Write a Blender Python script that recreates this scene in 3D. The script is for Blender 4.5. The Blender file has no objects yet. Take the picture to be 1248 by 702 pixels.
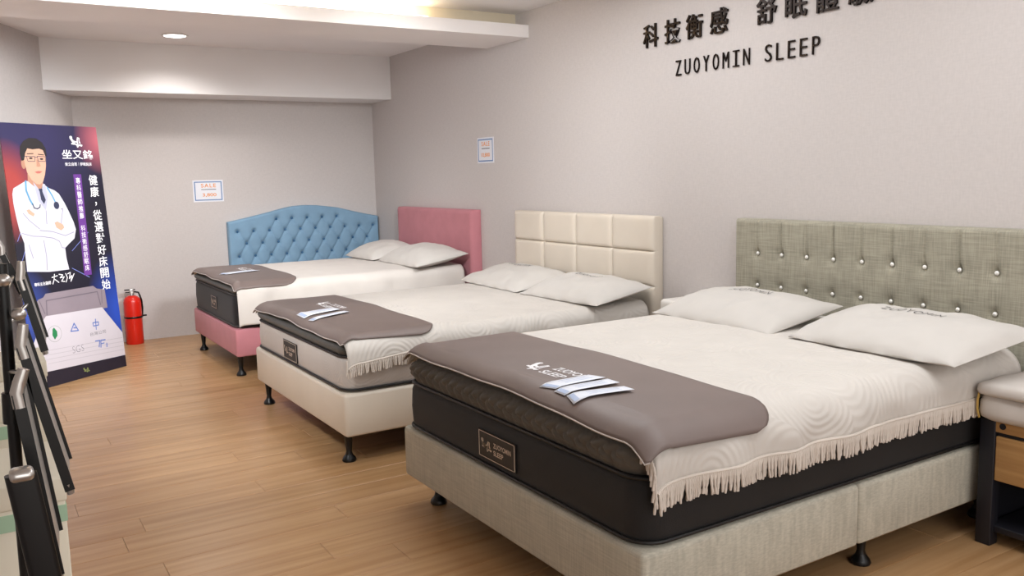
import bpy, bmesh, math, random
from mathutils import Vector, Matrix, noise
random.seed(4)
SC = bpy.context.scene
COL = SC.collection
PI = math.pi

# ------------------------------------------------------------------ camera
cam_d = bpy.data.cameras.new('camera')
cam_d.sensor_fit = 'HORIZONTAL'; cam_d.sensor_width = 36.0
cam_d.lens = 1052.16 * 36.0 / 1248.0
cam_d.clip_start = 0.05
cam = bpy.data.objects.new('camera', cam_d); COL.objects.link(cam)
_r = Vector((0.84649555, -0.531915, -0.0226209))
_u = Vector((0.08847855, 0.09865354, 0.99118062))
_f = Vector((0.52499221, 0.84103145, -0.13057285))
M = Matrix.Identity(4)
for i in range(3):
    M[i][0] = _r[i]; M[i][1] = _u[i]; M[i][2] = -_f[i]
M[0][3], M[1][3], M[2][3] = -3.42735, 0.0, 1.3612
cam.matrix_world = M
SC.camera = cam

# ------------------------------------------------------------------ world, lights, exposure
SC.view_settings.view_transform = 'Standard'
SC.view_settings.look = 'None'
SC.view_settings.gamma = 1.0
SC.view_settings.use_curve_mapping = False
SC.view_settings.exposure = 0.46
w = bpy.data.worlds.new('world'); SC.world = w; w.use_nodes = True
w.node_tree.nodes['Background'].inputs[0].default_value = (1.0, 0.95, 0.9, 1)
w.node_tree.nodes['Background'].inputs[1].default_value = 1.1

def area_light(name, loc, size, size_y, power, color, rot=(0, 0, 0)):
    d = bpy.data.lights.new(name, 'AREA'); d.shape = 'RECTANGLE'
    d.size = size; d.size_y = size_y; d.energy = power; d.color = color
    o = bpy.data.objects.new(name, d); COL.objects.link(o)
    o.location = loc; o.rotation_euler = rot
    return o
NEUT = (0.95, 0.98, 1.0)
def aimed(name, loc, target, size, size_y, power):
    d = (Vector(target) - Vector(loc)).normalized()
    o = area_light(name, loc, size, size_y, power, NEUT)
    o.rotation_euler = d.to_track_quat('-Z', 'Y').to_euler(); return o
# ceiling panels of the shop
area_light('ceiling_lamp', (-1.2, -1.2, 2.475), 1.6, 1.6, 19, NEUT)
area_light('ceiling_lamp', (-1.15, 1.4, 2.475), 1.3, 1.4, 20, NEUT)
area_light('ceiling_lamp', (-1.15, 3.5, 2.475), 1.3, 1.6, 22, NEUT)
# added fill spots under the ceiling, brightening alcove, side walls and middle bed front
def fill_spot(loc, target, power, angle, soft=.22):
    d = bpy.data.lights.new('fill_spot_light', 'SPOT'); d.energy = power; d.color = NEUT
    d.spot_size = math.radians(angle); d.spot_blend = 1.0; d.shadow_soft_size = soft
    o = bpy.data.objects.new('fill_spot_light', d); COL.objects.link(o); o.location = loc
    o.rotation_euler = (Vector(target) - Vector(loc)).normalized().to_track_quat('-Z', 'Y').to_euler()
fill_spot((-2.8, 3.4, 2.30), (-2.1, 8.0, .2), 185, 50)
fill_spot((-1.2, 3.6, 2.30), (-1.0, 8.0, .6), 200, 50)
fill_spot((-1.0, 3.2, 2.30), (-3.5, 6.4, 1.15), 640, 52)
fill_spot((-3.2, 3.0, 2.30), (0.0, 5.7, 1.0), 170, 56)
fill_spot((-3.5, 2.9, 2.30), (-2.0, 5.0, .25), 170, 55)
# added fill area light behind the camera, brightening the room ahead
aimed('rear_fill', (-3.2, -2.2, 1.9), (-2.2, 5.0, .8), 2.4, 1.2, 14)

# ------------------------------------------------------------------ materials
def lin(c):
    return c / 12.92 if c <= 0.04045 else ((c + 0.055) / 1.055) ** 2.4
def rgb(r, g, b):
    return (lin(r / 255), lin(g / 255), lin(b / 255), 1)

class Mat:
    def __init__(s, name, col, rough=0.6, metal=0.0, spec=0.5):
        s.m = bpy.data.materials.new(name); s.m.use_nodes = True
        s.nt = s.m.node_tree; s.b = s.nt.nodes['Principled BSDF']
        s.b.inputs['Base Color'].default_value = col
        s.b.inputs['Roughness'].default_value = rough
        s.b.inputs['Metallic'].default_value = metal
        s.b.inputs['Specular IOR Level'].default_value = spec
        s.col = col; s.prev = None
    def n(s, t, **kw):
        x = s.nt.nodes.new(t)
        for k, v in kw.items():
            if k in x.inputs: x.inputs[k].default_value = v
            else: setattr(x, k, v)
        return x
    def l(s, a, b): s.nt.links.new(a, b)
    def coords(s, scale=(1, 1, 1), rot=(0, 0, 0), kind='Object'):
        tc = s.n('ShaderNodeTexCoord'); mp = s.n('ShaderNodeMapping')
        mp.inputs['Scale'].default_value = scale; mp.inputs['Rotation'].default_value = rot
        s.l(tc.outputs[kind], mp.inputs[0]); return mp.outputs[0]
    def noise(s, scale, detail=2, vec=None, stretch=(1, 1, 1)):
        x = s.n('ShaderNodeTexNoise'); x.inputs['Scale'].default_value = scale; x.inputs['Detail'].default_value = detail
        s.l(vec or s.coords(stretch), x.inputs['Vector']); return x.outputs['Fac']
    def ramp(s, fac, c0, c1, p0=0.3, p1=0.7):
        x = s.n('ShaderNodeValToRGB'); e = x.color_ramp.elements
        e[0].position = p0; e[0].color = c0; e[1].position = p1; e[1].color = c1
        s.l(fac, x.inputs[0]); return x.outputs[0]
    def mix(s, fac, a, b, blend='MIX'):
        x = s.n('ShaderNodeMix', data_type='RGBA', blend_type=blend)
        if isinstance(fac, (int, float)): x.inputs[0].default_value = fac
        else: s.l(fac, x.inputs[0])
        for i, v in ((6, a), (7, b)):
            if isinstance(v, tuple): x.inputs[i].default_value = v
            else: s.l(v, x.inputs[i])
        return x.outputs[2]
    def color(s, out): s.l(out, s.b.inputs['Base Color']); return s
    def bump(s, h, strength=0.3, dist=0.002):
        x = s.n('ShaderNodeBump'); x.inputs['Strength'].default_value = strength; x.inputs['Distance'].default_value = dist
        s.l(h, x.inputs['Height'])
        if s.prev is not None: s.l(s.prev, x.inputs['Normal'])
        s.prev = x.outputs[0]; s.l(s.prev, s.b.inputs['Normal']); return s
    def math(s, op, a, b=None):
        x = s.n('ShaderNodeMath', operation=op)
        for i, v in enumerate((a, b)):
            if v is None: continue
            if isinstance(v, (int, float)): x.inputs[i].default_value = v
            else: s.l(v, x.inputs[i])
        return x.outputs[0]

def shade(c, k):
    return (c[0] * k, c[1] * k, c[2] * k, 1)
def plain(name, col, rough=0.6, metal=0.0, var=0.08, scale=6, bump=0.0):
    m = Mat(name, col, rough, metal)
    m.color(m.ramp(m.noise(scale, 3), shade(col, 1 - var), shade(col, 1 + var)))
    if bump: m.bump(m.noise(180, 2), bump, 0.001)
    return m.m
def fabric(name, col, var=0.12, weave=420, rough=0.85, strength=0.35, streak=0.0):
    m = Mat(name, col, rough); m.b.inputs['Sheen Weight'].default_value = 0.08
    base = m.ramp(m.noise(9, 4), shade(col, 1 - var * .6), shade(col, 1 + var * .6))
    if streak:
        a = m.noise(1, 3, stretch=(60, 9, 240)); b = m.noise(1, 3, stretch=(60, 240, 9))
        t = m.math('MULTIPLY', m.math('ADD', a, b), .5)
        base = m.mix(1.0, base, m.ramp(t, shade((1, 1, 1, 1), 1 - streak), shade((1, 1, 1, 1), 1 + streak * .6), .38, .62), 'MULTIPLY')
    m.color(base)
    m.bump(m.noise(weave, 1), strength, 0.0008)
    return m.m
def glow(name, col, strength):
    m = bpy.data.materials.new(name); m.use_nodes = True
    b = m.node_tree.nodes['Principled BSDF']
    b.inputs['Base Color'].default_value = col
    b.inputs['Emission Color'].default_value = col; b.inputs['Emission Strength'].default_value = strength
    return m

def wallpaper(name, col):
    m = Mat(name, col, 0.85, spec=.25)
    a = m.noise(1, 2, stretch=(130, 130, 30)); b = m.noise(1, 2, stretch=(30, 30, 130))
    t = m.math('MULTIPLY', m.math('ADD', a, b), .5)
    base = m.ramp(t, shade(col, .965), shade(col, 1.03), .38, .62)
    big = m.ramp(m.noise(.7, 2), shade((1, 1, 1, 1), .97), (1, 1, 1, 1))
    m.color(m.mix(1.0, base, big, 'MULTIPLY')); m.bump(t, .2, .0012)
    return m.m
def wood(name, dark, light, rough, along='X', rnd=0.0, grain=1.0):
    m = Mat(name, light, rough)
    st = {'X': (1.2, 26, 26), 'Y': (26, 1.2, 26), 'Z': (26, 26, 1.2)}[along]
    vec = m.coords(tuple(x * grain for x in st))
    if rnd:
        oi = m.n('ShaderNodeObjectInfo'); ad = m.n('ShaderNodeVectorMath', operation='ADD')
        sc = m.n('ShaderNodeVectorMath', operation='SCALE'); sc.inputs['Scale'].default_value = 37.0
        cx = m.n('ShaderNodeCombineXYZ')
        for i in range(3): m.l(oi.outputs['Random'], cx.inputs[i])
        m.l(cx.outputs[0], sc.inputs[0]); m.l(vec, ad.inputs[0]); m.l(sc.outputs[0], ad.inputs[1]); vec = ad.outputs[0]
    f = m.noise(1.0, 6, vec)
    base = m.ramp(f, dark, light, .32, .68)
    if rnd:
        base = m.mix(1.0, base, m.ramp(oi.outputs['Random'], shade((1, 1, 1, 1), 1 - rnd), shade((1, 1, 1, 1), 1 + rnd * .4), 0, 1), 'MULTIPLY')
    m.color(base); m.bump(f, .12, .001)
    return m.m
def cloth_waves(name, col, ring=90.0, cell=3.2, strength=0.5):
    m = Mat(name, col, .8); m.b.inputs['Sheen Weight'].default_value = .05
    m.color(m.ramp(m.noise(5, 2), shade(col, .96), shade(col, 1.02)))
    v = m.n('ShaderNodeTexVoronoi'); v.inputs['Scale'].default_value = cell
    m.l(m.coords(), v.inputs['Vector'])
    s = m.math('SINE', m.math('MULTIPLY', v.outputs['Distance'], ring))
    m.bump(s, strength, .0014); m.bump(m.noise(500, 1), .2, .0006)
    return m.m

WALL = wallpaper('wallpaper_warm_grey', rgb(201, 194, 191))
CEIL = plain('ceiling_paint', rgb(238, 235, 234), .75, var=.015, scale=2)
TRAY = plain('tray_paint', rgb(243, 238, 236), .75, var=.02, scale=2)
FLOOR = wood('floor_laminate', rgb(170, 129, 86), rgb(194, 155, 113), .3, 'X', rnd=.07)
JOINT = plain('floor_joint', rgb(110, 74, 46), .6)
WHITE_CLOTH = cloth_waves('white_cloth', rgb(203, 197, 190))
PLAIN_CLOTH = fabric('plain_white_cloth', rgb(208, 201, 194), .04, 500, .85, .25)
PILLOW = fabric('pillow_cotton', rgb(198, 193, 187), .03, 600, .85, .15)
FRINGE = fabric('fringe_cord', rgb(208, 198, 188), .1, 300, .8, .4)
MATM = plain('leatherette_brown_grey', rgb(114, 100, 95), .5, var=.05, scale=5, bump=.15)
MATEDGE = plain('mat_edge_grey', rgb(196, 188, 182), .6)
BLACKF = fabric('mattress_black', rgb(17, 16, 18), .3, 260, .75, .5)
PTOP3 = fabric('pillow_top_charcoal', rgb(86, 81, 74), .12, 300, .7, .4)
PTOP2 = fabric('pillow_top_slate', rgb(66, 66, 62), .1, 300, .55, .3)
GREYF = cloth_waves('mattress_light_grey', rgb(192, 184, 178), 120, 4.0, .25)
BLACK = plain('black_piping', rgb(18, 17, 18), .5)
DARKMETAL = plain('black_metal', rgb(16, 15, 16), .35, .2)
CHROME = plain('brushed_silver', rgb(196, 192, 188), .28, .85, var=.05)
SHEET = plain('grey_back_sheet', rgb(168, 164, 160), .4, .3)
LINEN = fabric('linen_grey', rgb(184, 180, 166), .1, 380, .9, .4, streak=.16)
LINEN_H = fabric('linen_grey_headboard', rgb(158, 153, 136), .12, 380, .9, .4, streak=.22)
CREAM = plain('cream_leather', rgb(214, 203, 188), .42, var=.03, scale=4, bump=.12)
PINK = fabric('rose_fabric', rgb(188, 122, 130), .08, 420, .85, .3)
BLUE = fabric('blue_fabric', rgb(124, 158, 184), .1, 420, .8, .3)
BLUEB = fabric('blue_button', rgb(58, 104, 140), .1, 420, .8, .3)
CRYSTAL = plain('crystal_button', rgb(240, 238, 232), .12, .3, var=.02)
LETTER = Mat('mirror_black_letter', rgb(38, 32, 30), .22, .9).m
PRINTW = plain('print_white', rgb(236, 234, 236), .6, var=.02)
LABELB = plain('label_black', rgb(20, 18, 18), .5)
LABELW = plain('label_beige', rgb(214, 198, 182), .6)
PAPER = plain('leaflet_paper', rgb(224, 228, 238), .5, var=.03)
PAPERB = plain('leaflet_print_blue', rgb(170, 186, 216), .5)
RED = plain('extinguisher_red', rgb(214, 34, 18), .3, var=.04)
SIGNW = plain('sign_paper', rgb(226, 226, 232), .6, var=.01)
SIGNB = plain('sign_border_blue', rgb(98, 130, 176), .6)
SIGNO = plain('sign_orange', rgb(226, 150, 88), .6)
SIGNK = plain('sign_rule_dark', rgb(70, 66, 76), .6)
WOODN = wood('nightstand_wood', rgb(160, 116, 68), rgb(198, 156, 102), .5, 'Y')
NAVY = plain('nightstand_black', rgb(24, 24, 32), .5)
YELLOW = plain('yellow_piping', rgb(196, 160, 84), .6)
WHITEP = plain('white_lacquer', rgb(232, 228, 222), .4, var=.02)
CARTON = plain('white_carton', rgb(228, 222, 204), .6, var=.03)
MINT = plain('mint_band', rgb(168, 200, 172), .6)
TAPE = plain('yellow_sticker', rgb(206, 180, 110), .5)

# ------------------------------------------------------------------ mesh helpers
class MB:
    def __init__(s): s.v = []; s.f = []
    def add(s, vs, fs):
        k = len(s.v); s.v += [tuple(v) for v in vs]; s.f += [tuple(i + k for i in f) for f in fs]; return s
    def box(s, x0, x1, y0, y1, z0, z1):
        return s.add([(x, y, z) for z in (z0, z1) for y in (y0, y1) for x in (x0, x1)],
                     [(0, 2, 3, 1), (4, 5, 7, 6), (0, 1, 5, 4), (2, 6, 7, 3), (0, 4, 6, 2), (1, 3, 7, 5)])
    def rbox(s, x0, x1, y0, y1, z0, z1, b, seg=3):
        bm = bmesh.new(); bmesh.ops.create_cube(bm, size=1)
        for v in bm.verts:
            v.co = Vector(((x0 + x1) / 2 + v.co.x * (x1 - x0), (y0 + y1) / 2 + v.co.y * (y1 - y0), (z0 + z1) / 2 + v.co.z * (z1 - z0)))
        bmesh.ops.bevel(bm, geom=bm.edges[:], offset=b, segments=seg, affect='EDGES', profile=.5)
        bm.verts.index_update()
        s.add([v.co[:] for v in bm.verts], [[v.index for v in f.verts] for f in bm.faces]); bm.free(); return s
    def tube(s, pts, r, n=10, caps=True):
        pts = [Vector(p) for p in pts]; rs = r if isinstance(r, (list, tuple)) else [r] * len(pts)
        vs = []; ref = None
        for i, p in enumerate(pts):
            t = (pts[min(i + 1, len(pts) - 1)] - pts[max(i - 1, 0)]).normalized()
            if ref is None: ref = Vector((0, 0, 1)) if abs(t.z) < .9 else Vector((1, 0, 0))
            a = t.cross(ref).normalized(); b = a.cross(t).normalized(); ref = b
            vs += [p + (a * math.cos(2 * PI * k / n) + b * math.sin(2 * PI * k / n)) * rs[i] for k in range(n)]
        fs = []
        for i in range(len(pts) - 1):
            for k in range(n):
                fs.append((i * n + k, i * n + (k + 1) % n, (i + 1) * n + (k + 1) % n, (i + 1) * n + k))
        if caps:
            fs.append(tuple(reversed(range(n)))); fs.append(tuple((len(pts) - 1) * n + k for k in range(n)))
        return s.add(vs, fs)
    def lathe(s, c, prof, n=20):
        c = Vector(c); vs = []; fs = []
        for r, z in prof:
            vs += [c + Vector((r * math.cos(2 * PI * k / n), r * math.sin(2 * PI * k / n), z)) for k in range(n)]
        m = len(prof)
        for i in range(m - 1):
            for k in range(n): fs.append((i * n + k, i * n + (k + 1) % n, (i + 1) * n + (k + 1) % n, (i + 1) * n + k))
        fs.append(tuple(reversed(range(n)))); fs.append(tuple((m - 1) * n + k for k in range(n)))
        return s.add(vs, fs)
    def ball(s, c, r, sq=(1, 1, 1), n=12):
        prof = [(r * math.sin(PI * (i + .02) / (8.04)), -r * math.cos(PI * (i + .02) / 8.04)) for i in range(9)]
        k = len(s.v); s.lathe((0, 0, 0), prof, n)
        for i in range(k, len(s.v)):
            v = s.v[i]; s.v[i] = (c[0] + v[0] * sq[0], c[1] + v[1] * sq[1], c[2] + v[2] * sq[2])
        return s
    def grid(s, fn, nu, nv):
        vs = [fn(i / nu, j / nv) for i in range(nu + 1) for j in range(nv + 1)]
        fs = [(i * (nv + 1) + j, (i + 1) * (nv + 1) + j, (i + 1) * (nv + 1) + j + 1, i * (nv + 1) + j + 1) for i in range(nu) for j in range(nv)]
        return s.add(vs, fs)
    def loft(s, rings, caps=True):
        n = len(rings[0]); vs = [v for r in rings for v in r]; fs = []
        for i in range(len(rings) - 1):
            for k in range(n): fs.append((i * n + k, i * n + (k + 1) % n, (i + 1) * n + (k + 1) % n, (i + 1) * n + k))
        if caps: fs.append(tuple(reversed(range(n)))); fs.append(tuple((len(rings) - 1) * n + k for k in range(n)))
        return s.add(vs, fs)
    def mesh(s, name, mat, smooth, off=(0, 0, 0)):
        me = bpy.data.meshes.new(name)
        me.from_pydata([(v[0] - off[0], v[1] - off[1], v[2] - off[2]) for v in s.v], [], s.f)
        me.materials.append(mat)
        bm = bmesh.new(); bm.from_mesh(me); bmesh.ops.recalc_face_normals(bm, faces=bm.faces[:]); bm.to_mesh(me); bm.free()
        if smooth:
            for p in me.polygons: p.use_smooth = True
            try: me.set_sharp_from_angle(angle=math.radians(smooth if smooth is not True else 50))
            except Exception: pass
        me.update(); return me

def rect_outline(x0, x1, y0, y1, r, z, seg=6, per=12):
    """counter-clockwise rounded rectangle with the straight sides subdivided"""
    pts = []
    cs = [(x1 - r, y1 - r, 0), (x0 + r, y1 - r, 90), (x0 + r, y0 + r, 180), (x1 - r, y0 + r, 270)]
    for i, (cx, cy, a) in enumerate(cs):
        arc = [(cx + r * math.cos(math.radians(a + 90 * k / seg)), cy + r * math.sin(math.radians(a + 90 * k / seg))) for k in range(seg + 1)]
        pts += arc
        nx = cs[(i + 1) % 4]; st = (nx[0] + r * math.cos(math.radians(nx[2])), nx[1] + r * math.sin(math.radians(nx[2])))
        e = arc[-1]
        for k in range(1, per): pts.append((e[0] + (st[0] - e[0]) * k / per, e[1] + (st[1] - e[1]) * k / per))
    return [Vector((p[0], p[1], z)) for p in pts]

def tag(o, label=None, cat=None, group=None, kind=None):
    if label: o['label'] = label
    if cat: o['category'] = cat
    if group: o['group'] = group
    if kind: o['kind'] = kind
    return o
def root(name, label, cat, loc=(0, 0, 0), rot=None, group=None):
    o = bpy.data.objects.new(name, None); COL.objects.link(o)
    o.empty_display_size = .1
    if rot is not None:
        m = rot.to_4x4(); m.translation = Vector(loc); o.matrix_world = m
    else: o.location = loc
    o['_l'] = 0
    del o['_l']
    return tag(o, label, cat, group)
ORG = {}
def part(name, mb, mat, parent, smooth=50, label=None, kind=None, local=False):
    off = (0, 0, 0)
    if not local and parent is not None:
        p = parent
        while p.parent: p = p.parent
        off = p.location
    o = bpy.data.objects.new(name, mb.mesh(name, mat, smooth, off)); COL.objects.link(o)
    if parent is not None: o.parent = parent
    return tag(o, label, None, None, kind)
def structure(name, mb, mat, smooth=None, parent=None):
    o = bpy.data.objects.new(name, mb.mesh(name, mat, smooth)); COL.objects.link(o)
    if parent is None: o['kind'] = 'structure'
    else: o.parent = parent
    return o
def copy_tree(o, parent=None):
    c = o.copy(); COL.objects.link(c); c.parent = parent
    for ch in list(o.children): copy_tree(ch, c)
    return c

def text_mb(body, size, extrude=0.0, xs=1.0, offset=0.0, align='LEFT', spacing=1.0):
    c = bpy.data.curves.new('txt', 'FONT'); c.body = body; c.size = size; c.extrude = extrude; c.offset = offset
    c.align_x = align; c.space_character = spacing; c.resolution_u = 3
    if extrude == 0: c.fill_mode = 'FRONT'
    o = bpy.data.objects.new('txt', c); COL.objects.link(o)
    dg = bpy.context.evaluated_depsgraph_get(); dg.update()
    me = bpy.data.meshes.new_from_object(o.evaluated_get(dg))
    mb = MB(); mb.add([(v.co.x * xs, v.co.y, v.co.z) for v in me.vertices], [tuple(p.vertices) for p in me.polygons])
    bpy.data.objects.remove(o); bpy.data.curves.remove(c); bpy.data.meshes.remove(me)
    return mb
def bounds(mb):
    xs = [v[0] for v in mb.v]; ys = [v[1] for v in mb.v]
    return min(xs), max(xs), min(ys), max(ys)
def fit(mb, x0, x1, y0, y1):
    a, b, c, d = bounds(mb)
    mb.v = [(x0 + (v[0] - a) / (b - a) * (x1 - x0), y0 + (v[1] - c) / (d - c) * (y1 - y0), v[2]) for v in mb.v]
    return mb
def mapped(mb, fn):
    mb.v = [tuple(fn(*v)) for v in mb.v]; return mb
def stroke(mb, pts, wd, z=0.0):
    for (a, b), (c, d) in zip(pts, pts[1:]):
        L = math.hypot(c - a, d - b) or 1e-6; nx, ny = -(d - b) / L * wd / 2, (c - a) / L * wd / 2
        ex, ey = (c - a) / L * wd * .3, (d - b) / L * wd * .3
        mb.add([(a + nx - ex, b + ny - ey, z), (a - nx - ex, b - ny - ey, z), (c - nx + ex, d - ny + ey, z), (c + nx + ex, d + ny + ey, z)], [(0, 1, 2, 3)])
    return mb
def poly(mb, pts, z=0.0):
    return mb.add([(p[0], p[1], z) for p in pts], [tuple(range(len(pts)))])
def disc(mb, cx, cy, rx, ry, z=0.0, n=20):
    return poly(mb, [(cx + rx * math.cos(2 * PI * k / n), cy + ry * math.sin(2 * PI * k / n)) for k in range(n)], z)
def ringp(mb, cx, cy, r, wd, z=0.0, n=28):
    return stroke(mb, [(cx + r * math.cos(2 * PI * k / n), cy + r * math.sin(2 * PI * k / n)) for k in range(n + 1)], wd, z)
def emblem():
    """winged bird emblem in a unit square"""
    mb = MB()
    disc(mb, .12, .88, .12, .11)
    stroke(mb, [(.1, .8), (.2, .6), (.3, .42), (.36, .28)], .2)
    stroke(mb, [(.22, .62), (.42, .48), (.62, .46), (.66, .34)], .12)
    stroke(mb, [(.66, .34), (.64, .6), (.7, .84), (.82, .8), (.8, .55), (.86, .34)], .1)
    stroke(mb, [(.14, .3), (.45, .26), (.7, .2), (1.0, .16)], .13)
    stroke(mb, [(.42, .3), (.58, .16), (.62, .0)], .12)
    stroke(mb, [(.62, .05), (.8, .16), (.96, .08)], .08)
    return mb

# ------------------------------------------------------------------ the room
XL = -4.6
mb = MB().box(XL, 0.05, -2.5, 8.05, -.06, -.004)
floor = structure('floor', mb, JOINT)
y = 1.05; row = 0
while y < 8.0:
    y1 = min(y + .165, 8.0); x = 0.0 - random.uniform(.2, 1.2)
    xs = [0.0]
    while xs[-1] > -4.45:
        xs.append(max(xs[-1] - (1.28 if len(xs) > 1 else random.uniform(.3, 1.28)), -4.5))
    for a, b in zip(xs, xs[1:]):
        if (a - b) < .02: continue
        # nothing of the planks beyond the slanted left wall
        if b < -2.7 - (8 - y) * .5 - 1.2: b = max(b, -2.7 - (8 - y) * .5 - 1.2)
        if a <= b: continue
        m2 = MB()
        bx0, bx1, by0, by1 = b + .0006, a - .0006, y + .0006, y1 - .0006
        e = .0012
        m2.add([(bx0, by0, -.004), (bx1, by0, -.004), (bx1, by1, -.004), (bx0, by1, -.004),
                (bx0, by0, -.001), (bx1, by0, -.001), (bx1, by1, -.001), (bx0, by1, -.001),
                (bx0 + e, by0 + e, 0), (bx1 - e, by0 + e, 0), (bx1 - e, by1 - e, 0), (bx0 + e, by1 - e, 0)],
               [(0, 1, 5, 4), (1, 2, 6, 5), (2, 3, 7, 6), (3, 0, 4, 7), (4, 5, 9, 8), (5, 6, 10, 9), (6, 7, 11, 10), (7, 4, 8, 11), (8, 9, 10, 11)])
        p = part('plank', m2, FLOOR, floor, smooth=None)
    y += .165; row += 1

structure('wall_right', MB().box(0.0, 0.12, -2.5, 8.12, 0, 2.62), WALL)
structure('wall_back', MB().box(-2.9, 0.0, 8.0, 8.12, 0, 2.55), WALL)
# slanted left wall: from the back corner toward the camera
A = Vector((-2.60, 8.08, 0)); D = Vector((-.327, -.657, 0)).normalized(); Nn = Vector((-D.y, D.x, 0))
if Nn.x > 0: Nn = -Nn
def slab(p, q, n, t, z0, z1):
    a = [p, q, q + n * t, p + n * t]
    return MB().add([Vector((v.x, v.y, z)) for z in (z0, z1) for v in a], [(0, 1, 2, 3), (4, 5, 6, 7), (0, 1, 5, 4), (1, 2, 6, 5), (2, 3, 7, 6), (3, 0, 4, 7)])
B = A + D * 4.0
structure('wall_left', slab(A, B, Nn, .12, 0, 2.62), WALL)
structure('wall_side', slab(B, Vector((B.x, -2.5, 0)), Vector((-1, 0, 0)), .12, 0, 2.62), WALL)
# ceilings
ceil = MB().box(-4.8, 0.12, -2.5, 5.363, 2.49, 2.60)
structure('ceiling', ceil, CEIL)
structure('trim_1', MB().box(-4.6, 0.0, 5.363, 5.42, 2.3075, 2.60), plain('cove_back_paint', rgb(232, 220, 196), .7, var=.02))
structure('trim_2', MB().box(-4.6, 0.0, 5.193, 5.770, 2.307, 2.392), TRAY)
structure('trim_3', MB().box(-4.6, 0.0, 5.42, 8.1, 2.466, 2.56), TRAY)
structure('trim_4', MB().box(-3.3, 0.0, 7.542, 8.06, 2.077, 2.470), CEIL)
# cove strip lamp lying on the tray behind its lip
t = root('cove_strip_lamp', 'warm strip lamp hidden on top of the ceiling tray', 'lamp', (-2.1, 5.25, 2.392))
part('housing', MB().box(-3.9, -.75, 5.262, 5.288, 2.392, 2.400), WHITEP, t)
part('diffuser', MB().box(-3.9, -.75, 5.264, 5.286, 2.400, 2.408), glow('cove_glow', (1, .83, .55, 1), 16.0), t)
# recessed downlight
t = root('recessed_downlight', 'small round lit downlight in the low ceiling over the alcove', 'light', (-1.985, 7.06, 2.466))
part('trim_ring', MB().lathe((-1.985, 7.06, 0), [(.075, 2.466), (.098, 2.464), (.098, 2.459), (.082, 2.457), (.075, 2.462)], 32), WHITEP, t)
part('lens', MB().lathe((-1.985, 7.06, 0), [(.078, 2.4605), (.078, 2.4585)], 32), glow('downlight_glow', (1, .97, .93, 1), 7.0), t)
ld = bpy.data.lights.new('downlight_beam', 'SPOT'); ld.energy = 58; ld.spot_size = math.radians(150); ld.spot_blend = 1.0; ld.shadow_soft_size = .09; ld.color = (1, .96, .93)
lo = bpy.data.objects.new('downlight_beam', ld); COL.objects.link(lo); lo.parent = t; lo.location = (0, 0, -.02)

# ------------------------------------------------------------------ lettering on the right wall
t = root('wall_lettering', 'large dark raised characters high on the right wall', 'lettering', (0, 3.2, 2.07))
for ch, yc in zip('科技衡感舒眠體驗', (3.905, 3.722, 3.551, 3.368, 3.048, 2.868, 2.692, 2.514)):
    g = fit(text_mb(ch, .15, .006, offset=.0012), -.063, .063, 0, .131)
    g = mapped(g, lambda x, y, z: (-.007 + -z, yc - x, 2.069 + y))
    part('letter', g, LETTER, t, smooth=None)
t = root('wall_lettering', 'thin dark raised capital letters on the right wall below the characters', 'lettering', (0, 3.2, 1.885))
pitch = .966 / 13.55
for i, ch in enumerate('ZUOYOMIN SLEEP'):
    if ch == ' ': continue
    g = text_mb(ch, .115, .004, offset=-.0012)
    if ch == 'I':
        g = MB().box(.4, .6, .08, .92, -.004, .004).box(0, 1, 0, .08, -.004, .004).box(0, 1, .92, 1, -.004, .004)
    fit(g, -.021, .021, 0, .083)
    yc = 3.7004 - .024 - i * pitch
    g = mapped(g, lambda x, y, z: (-.005 - z, yc - x, 1.8859 + y))
    part('letter', g, LETTER, t, smooth=None)

# ------------------------------------------------------------------ sale signs
def sale_sign(label, W, H, price, fn, loc, price_x):
    t = root('sale_sign', label, 'sign', loc)
    def P(mb, d): return mapped(mb, lambda x, y, z: fn(x, y, d + z))
    part('sheet', P(MB().box(0, W, 0, H, 0, .003), 0), SIGNW, t, smooth=None)
    b = MB(); i = .012; wd = .009
    b.box(i, W - i, i, i + wd, 0, .0006).box(i, W - i, H - i - wd, H - i, 0, .0006).box(i, i + wd, i + wd, H - i - wd, 0, .0006).box(W - i - wd, W - i, i + wd, H - i - wd, 0, .0006)
    part('border', P(b, .003), SIGNB, t, smooth=None)
    part('lettering', P(fit(text_mb('SALE', .05, .0003, offset=.001, spacing=1.25), W * .27, W * .76, H * .66, H * .84), .0034), SIGNO, t, smooth=None)
    part('rule', P(MB().box(W * .27, W * .76, H * .555, H * .585, 0, .0006), .003), SIGNK, t, smooth=None)
    part('price', P(fit(text_mb(price, .05, .0003, offset=.001), W * price_x, W * .76, H * .22, H * .4), .0034), SIGNO, t, smooth=None)
sale_sign('small blue bordered SALE sign on the back wall left of blue headboard', .262, .192, '3,800', lambda x, y, z: (-1.733 + x, 8.0 - z, 1.179 + y), (-1.6, 8, 1.179), .3)
sale_sign('small blue bordered SALE sign on the right wall above pink headboard', .246, .196, '10,800', lambda x, y, z: (-z, 5.951 - x, 1.452 + y), (0, 5.83, 1.452), .24)

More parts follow.
